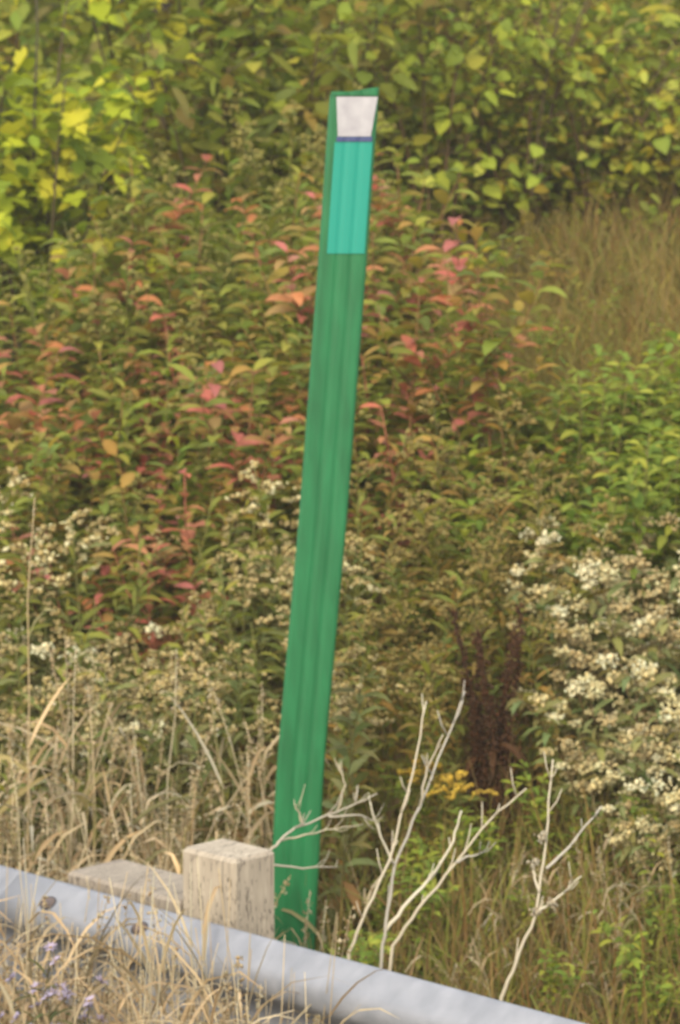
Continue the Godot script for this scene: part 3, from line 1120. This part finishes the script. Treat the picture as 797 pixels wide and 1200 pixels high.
	for i in 22:
		var d := rng.randf_range(9.6, 12.0)
		var x := 0.52 - (d - 9.3) * 0.10 + rng.randf_range(0.0, 0.75)
		if i % 2:
			put_plant("slope_weed", m_broad[rng.randi() % 5], on_ground(x, -d), rng.randf_range(0.3, 0.5), "small leafy weed in the dry grass of the slope", "plant", "small weeds on the grassy slope", 0.2)
		else:
			put_plant("slope_weed", m_brown[rng.randi() % 7], on_ground(x, -d), rng.randf_range(0.35, 0.55), "small browning stalk in the dry grass of the slope", "plant", "small brown stalks on the grassy slope", 0.2)
	# --- in front of the rail
	for i in 62:
		var e := rng.randf_range(-1.2, 0.0)
		var q := RAIL_AT + RAIL_X * e + RAIL_Z * rng.randf_range(0.14, 0.42)
		put_plant("dry_grass", m_front[rng.randi() % 5], on_ground(q.x, q.z), rng.randf_range(0.82, 1.02) * (1.0 + (e + 1.2) * 0.13), "straw coloured dry grass tuft in front of the guardrail", "grass", "dry grass tufts in front of the rail", 0.07)
	for p in [[-0.60, -6.12, 0.74], [-0.54, -6.02, 0.72], [-0.50, -5.95, 0.70], [-0.62, -6.0, 0.72], [-0.56, -5.9, 0.68], [-0.42, -5.92, 0.70], [-0.36, -5.86, 0.68]]:
		var a := purple_aster(p[2])
		var t := put_plant("purple_aster", {}, on_ground(p[0], p[1]), 1.0, "lavender aster flowering in front of the rail at the lower left", "plant", "lavender asters at the lower left", 0.05)
		part(t, "stem", a.stem.mesh(M.stem))
		part(t, "foliage", a.foliage.mesh(M.leaf), true)
		for f in a.flowers:
			part(t, "flower", f.mesh(M.fluff))
	for a in [[-0.60, -7.3, 0.98, "tall straw stalk second from the left edge"], [-0.52, -7.15, 0.86, "tall straw stalk third from the left edge"], [-0.36, -7.25, 0.84, "tall straw stalk rising behind the timber block"], [-0.20, -7.2, 0.76, "tall straw stalk just left of the post foot"]]:
		put_plant("tall_dry_stalk", to_meshes([tall_grass(2, a[2], tan, true, 0.02, 1.0, 0.08, 2.0)], true)[0], on_ground(a[0], a[1]), 1.0, a[3], "grass", "", 0.04)
	var stalk := tall_grass(1, 1.22, tan, true, 0.0, 1.3, 0.06, 2.0)
	put_plant("tall_dry_stalk", to_meshes([stalk], true)[0], on_ground(-0.675, -7.2), 1.05, "tall thin straw stalk with drooping seed head at the left edge", "grass", "", 0.02)

	# --- bare twigs
	var pale := [L(196, 184, 160, 0.8), L(180, 172, 158, 0.8), L(206, 196, 172, 0.8)]
	dead_wood("bare_sapling", "bare whitish forked sapling stems right of the post behind the rail", [
		[Vector3(0.03, 0.2, -6.55), Vector3(0.017, 0.672, -6.45), Vector3(0.052, 0.759, -6.45), Vector3(0.095, 0.847, -6.47), Vector3(0.142, 1.018, -6.5), Vector3(0.168, 1.152, -6.53)],
		[Vector3(0.05, 0.2, -6.56), Vector3(0.081, 0.637, -6.5), Vector3(0.089, 0.711, -6.5), Vector3(0.108, 0.831, -6.52), Vector3(0.156, 0.938, -6.55), Vector3(0.207, 1.055, -6.6), Vector3(0.246, 1.154, -6.62)],
		[Vector3(0.089, 0.702, -6.5), Vector3(0.136, 0.757, -6.52), Vector3(0.184, 0.798, -6.56), Vector3(0.224, 0.862, -6.58), Vector3(0.24, 0.918, -6.6)],
		[Vector3(0.06, 0.2, -6.55), Vector3(0.103, 0.671, -6.5), Vector3(0.152, 0.745, -6.5), Vector3(0.227, 0.839, -6.5), Vector3(0.293, 0.924, -6.5), Vector3(0.362, 0.986, -6.5)],
		[Vector3(0.227, 0.839, -6.5), Vector3(0.251, 0.856, -6.48), Vector3(0.277, 0.87, -6.46)],
		[Vector3(0.106, 0.827, -6.52), Vector3(0.079, 0.89, -6.5), Vector3(0.059, 0.963, -6.48)],
		[Vector3(0.156, 0.938, -6.55), Vector3(0.17, 1.02, -6.53), Vector3(0.2, 1.09, -6.51)]], 0.0042, pale)
	dead_wood("bare_sapling", "single bare pale stem with side branches at the lower right", [
		[Vector3(0.24, 0.15, -6.28), Vector3(0.307, 0.627, -6.3), Vector3(0.333, 0.691, -6.3), Vector3(0.371, 0.791, -6.3), Vector3(0.39, 0.927, -6.32), Vector3(0.403, 1.079, -6.34)],
		[Vector3(0.39, 0.875, -6.31), Vector3(0.436, 0.913, -6.33), Vector3(0.497, 0.986, -6.35)],
		[Vector3(0.371, 0.791, -6.3), Vector3(0.413, 0.829, -6.28), Vector3(0.453, 0.873, -6.26)],
		[Vector3(0.377, 0.832, -6.3), Vector3(0.365, 0.877, -6.32)]], 0.0045, pale, [Vector3(0.369, 0.797, -6.295), Vector3(0.384, 0.935, -6.315), Vector3(0.366, 0.882, -6.32), Vector3(0.40, 0.815, -6.285)])
	dead_wood("dead_branch", "thin grey broken branch bending across the foot of the post", [
		[Vector3(-0.24, 0.45, -6.72), Vector3(-0.151, 0.824, -6.6), Vector3(-0.119, 0.852, -6.62), Vector3(-0.089, 0.871, -6.65), Vector3(-0.038, 0.884, -6.68), Vector3(0.02, 0.902, -6.7), Vector3(0.075, 0.924, -6.72)],
		[Vector3(-0.124, 0.848, -6.62), Vector3(-0.079, 0.851, -6.66), Vector3(-0.028, 0.855, -6.7), Vector3(0.046, 0.856, -6.74)],
		[Vector3(-0.155, 0.81, -6.605), Vector3(-0.074, 0.795, -6.62), Vector3(-0.004, 0.788, -6.66)],
		[Vector3(-0.074, 0.877, -6.66), Vector3(-0.084, 0.906, -6.65), Vector3(-0.091, 0.922, -6.64)],
		[Vector3(-0.023, 0.887, -6.68), Vector3(0.037, 0.885, -6.7), Vector3(0.068, 0.868, -6.72)],
		[Vector3(-0.006, 0.894, -6.7), Vector3(0.011, 0.946, -6.7), Vector3(-0.001, 0.99, -6.7)]], 0.0034, [L(176, 166, 148, 0.8), L(190, 178, 150, 0.8)])
	print("weeds")

	# --- shrubs along the top of the bank
	var k_maple := leaf_kinds(MAPLE, [L(182, 188, 46, 0.95), L(168, 180, 46, 0.92), L(196, 190, 54, 0.95), L(142, 160, 48, 0.8)])
	var k_heart := leaf_kinds(HEART, [L(170, 178, 60, 1.0), L(154, 168, 58, 0.95), L(182, 186, 80, 1.0), L(178, 172, 62, 0.92), L(138, 154, 58, 0.88)])
	var k_gold := leaf_kinds(HEART, [L(204, 186, 58, 0.75), L(190, 166, 60, 0.72), L(178, 176, 60, 0.7)])
	var k_long := leaf_kinds(LONG, [L(136, 148, 58, 0.72), L(124, 136, 62, 0.7), L(152, 156, 64, 0.74), L(140, 132, 64, 0.66)])
	var f_maple := [L(160, 172, 46, 0.85), L(142, 158, 46, 0.8), L(176, 178, 52, 0.85), L(122, 140, 46, 0.75)]
	var f_green := [L(142, 152, 52, 0.8), L(128, 140, 52, 0.78), L(156, 156, 60, 0.8), L(142, 130, 60, 0.7)]
	var f_brown := [L(144, 146, 56, 0.88), L(156, 156, 58, 0.88), L(140, 154, 54, 0.86), L(150, 132, 66, 0.78), L(128, 144, 54, 0.84)]
	shrub("maple_sapling", "yellow green lobed leaf maple sapling filling the top left corner", "", on_ground(-1.0, -11.2), 1.72, 0.42, 7, k_maple, 0.094, 300, 0.42, L(96, 82, 64, 0.6), 0.5, 500, f_maple)
	shrub("maple_sapling", "darker leaning maple sapling just right of the corner maple", "", on_ground(-0.68, -12.3), 1.7, 0.4, 5, k_maple.slice(4, 8), 0.092, 130, 0.50, L(96, 82, 64, 0.6), 0.5, 300, f_green)
	for a in [[-0.45, -12.0, 1.35, "long leaved shrub beside the corner maple"], [-0.14, -12.2, 1.4, "long leaved shrub left of the top of the post"], [0.12, -12.7, 1.6, "long leaved shrub behind the top of the post"], [-0.62, -13.2, 1.9, "tall long leaved shrub rising behind the two maples"], [-0.1, -13.4, 1.9, "tall long leaved shrub reaching the top edge left of the post"], [-1.4, -13.0, 1.9, "tall long leaved shrub at the left edge behind the maple"]]:
		shrub("willow_leaved_shrub", a[3], "", on_ground(a[0], a[1]), a[2], 0.5, 7, k_long, 0.115, 140, 0.12, L(104, 88, 64, 0.6), 0.5, 520, f_brown)
	var names := ["heart leaved shrub right behind the white patch of the post", "heart leaved shrub with sparse stems above the dry grass", "heart leaved shrub under the dark gap of the wood", "heart leaved shrub with yellowing leaves at the right edge", "taller heart leaved shrub rising behind the others at the top", "heart leaved shrub between the post top and the wood", "heart leaved shrub back in the right hand corner"]
	var sp := [[0.34, -12.4, 1.30], [0.66, -12.7, 1.35], [0.96, -12.9, 0.86], [1.28, -12.8, 0.82], [0.62, -13.5, 1.45], [0.3, -13.6, 1.7], [1.15, -13.7, 0.7]]
	for i in sp.size():
		shrub("heart_leaved_shrub", names[i], "", on_ground(sp[i][0], sp[i][1]), sp[i][2], 0.45, 8, k_heart + (k_gold if i % 2 else []), 0.058, 235, 0.12, L(122, 98, 70, 0.6), 0.5, 620, f_brown)
	shrub("golden_shrublet", "low yellow leaved shrublet at the foot of the right hand shrubs", "", on_ground(0.56, -12.15), 0.30, 0.16, 5, k_gold, 0.05, 45, 0.4)
	print("shrubs")

	# --- the wood behind
	var wood_cols := [L(96, 106, 48, 0.55), L(84, 94, 46, 0.5), L(116, 118, 50, 0.55), L(140, 128, 52, 0.55)]
	var at := [[-2.6, -15.5], [-0.9, -16.2], [0.5, -15.6], [2.3, -16.5], [-4.6, -17.0], [4.4, -15.6], [1.4, -18.5], [-2.0, -19.5]]
	var say := ["woodland tree standing behind the corner maple", "woodland tree behind the long leaved shrubs", "woodland tree straight behind the marker post", "woodland tree over the dark gap at top right", "woodland tree far out to the left", "woodland tree far out to the right", "tree deeper in the wood right of the post", "tree deeper in the wood left of the post"]
	for i in at.size():
		tree(say[i], on_ground(at[i][0], at[i][1]), rng.randf_range(6.5, 9.0), 2.2, 1.4, wood_cols, 9000, 0.11)
	print("trees")

	# --- what nobody could count: turf, undergrowth, weeds beyond the picture
	var under: Array = [turf(26, 0.34, g_olive + [dead, dead, L(118, 104, 58, K), L(104, 100, 54, K)], 0.07), turf(26, 0.30, tan + g_olive + [L(120, 102, 62, K)], 0.07), turf(30, 0.26, [L(142, 120, 54, K), L(128, 118, 50, K), L(154, 126, 60, K), L(116, 120, 52, K), L(120, 106, 48, K)], 0.08)]
	var lists: Array = [[], [], []]
	for i in 5200:
		var d := rng.randf_range(6.0, 13.5)
		var x := rng.randf_range(-0.22, 0.22) * d
		if away(x, -d) < 0.14 or Vector2(x + 0.11, d - 7.0).length() < 0.09:
			continue
		var right_slope := x > 0.40 - (d - 9.3) * 0.13 and d > 9.2
		lists[(2 if lumps.get_noise_2d(x * 180.0, d * 180.0) + rng.randf_range(-0.2, 0.2) > -0.12 else 0) if right_slope else (rng.randi() % 2)].append(turn(on_ground(x, -d), rng.randf_range(0.7, 1.15) * (1.0 if right_slope else 1.05)))
	for i in 260:
		var e := rng.randf_range(-1.6, 1.6)
		var s := rng.randf_range(-0.85, -0.16)
		var q := RAIL_AT + RAIL_X * e - RAIL_Z * s
		lists[1].append(turn(on_ground(q.x, q.z), rng.randf_range(0.7, 1.2)))
	var floor_list: Array = []
	for i in 2600:
		var d := rng.randf_range(13.0, 21.0)
		var x := rng.randf_range(-0.3, 0.3) * d
		floor_list.append(turn(on_ground(x, -d), rng.randf_range(0.9, 1.5)))
	var brush := Sheet.new()
	for i in 60:
		var c: Color = vary(f_brown[rng.randi() % 5], 0.3)
		brush.leaf(Vector3(rng.randfn() * 0.1, rng.randf_range(0.0, 0.5), rng.randfn() * 0.1), heading(rng.randf() * TAU, rng.randf_range(-0.5, 0.9)), rng.randf_range(0.06, 0.12), rng.randf_range(0.025, 0.045), 0.8, 0.2, c, vary(c), OVAL, rng.randf_range(-1, 1))
	multi("woodland_undergrowth", brush.mesh(M.leaf), floor_list, "brownish leafy undergrowth on the floor of the wood", "undergrowth")
	multi("undergrowth", under[0], lists[0], "green grassy undergrowth between the weeds of the bank", "grass")
	multi("straw_undergrowth", under[1], lists[1], "mixed straw and green grass between the weeds of the bank", "grass")
	multi("slope_grass", under[2], lists[2], "golden olive dry grass on the slope below the right hand shrubs", "grass")
	for j in weeds_m.size():
		var where: Array = []
		for i in 90:
			var d := rng.randf_range(6.5, 13.0)
			var x := rng.randf_range(0.135, 0.36) * d * (1.0 if rng.randf() < 0.5 else -1.0)
			if away(x, -d) > 0.2 and not (x > 0 and d > 10.3):
				where.append(turn(on_ground(x, -d), rng.randf_range(0.75, 1.05)))
		multi("roadside_weeds", weeds_m[j], where, ["green", "olive", "seeding", "grey green", "browning", "red leaved", "broad leaved", "straw coloured"][j] + " weeds further along the bank on either side", "weeds")
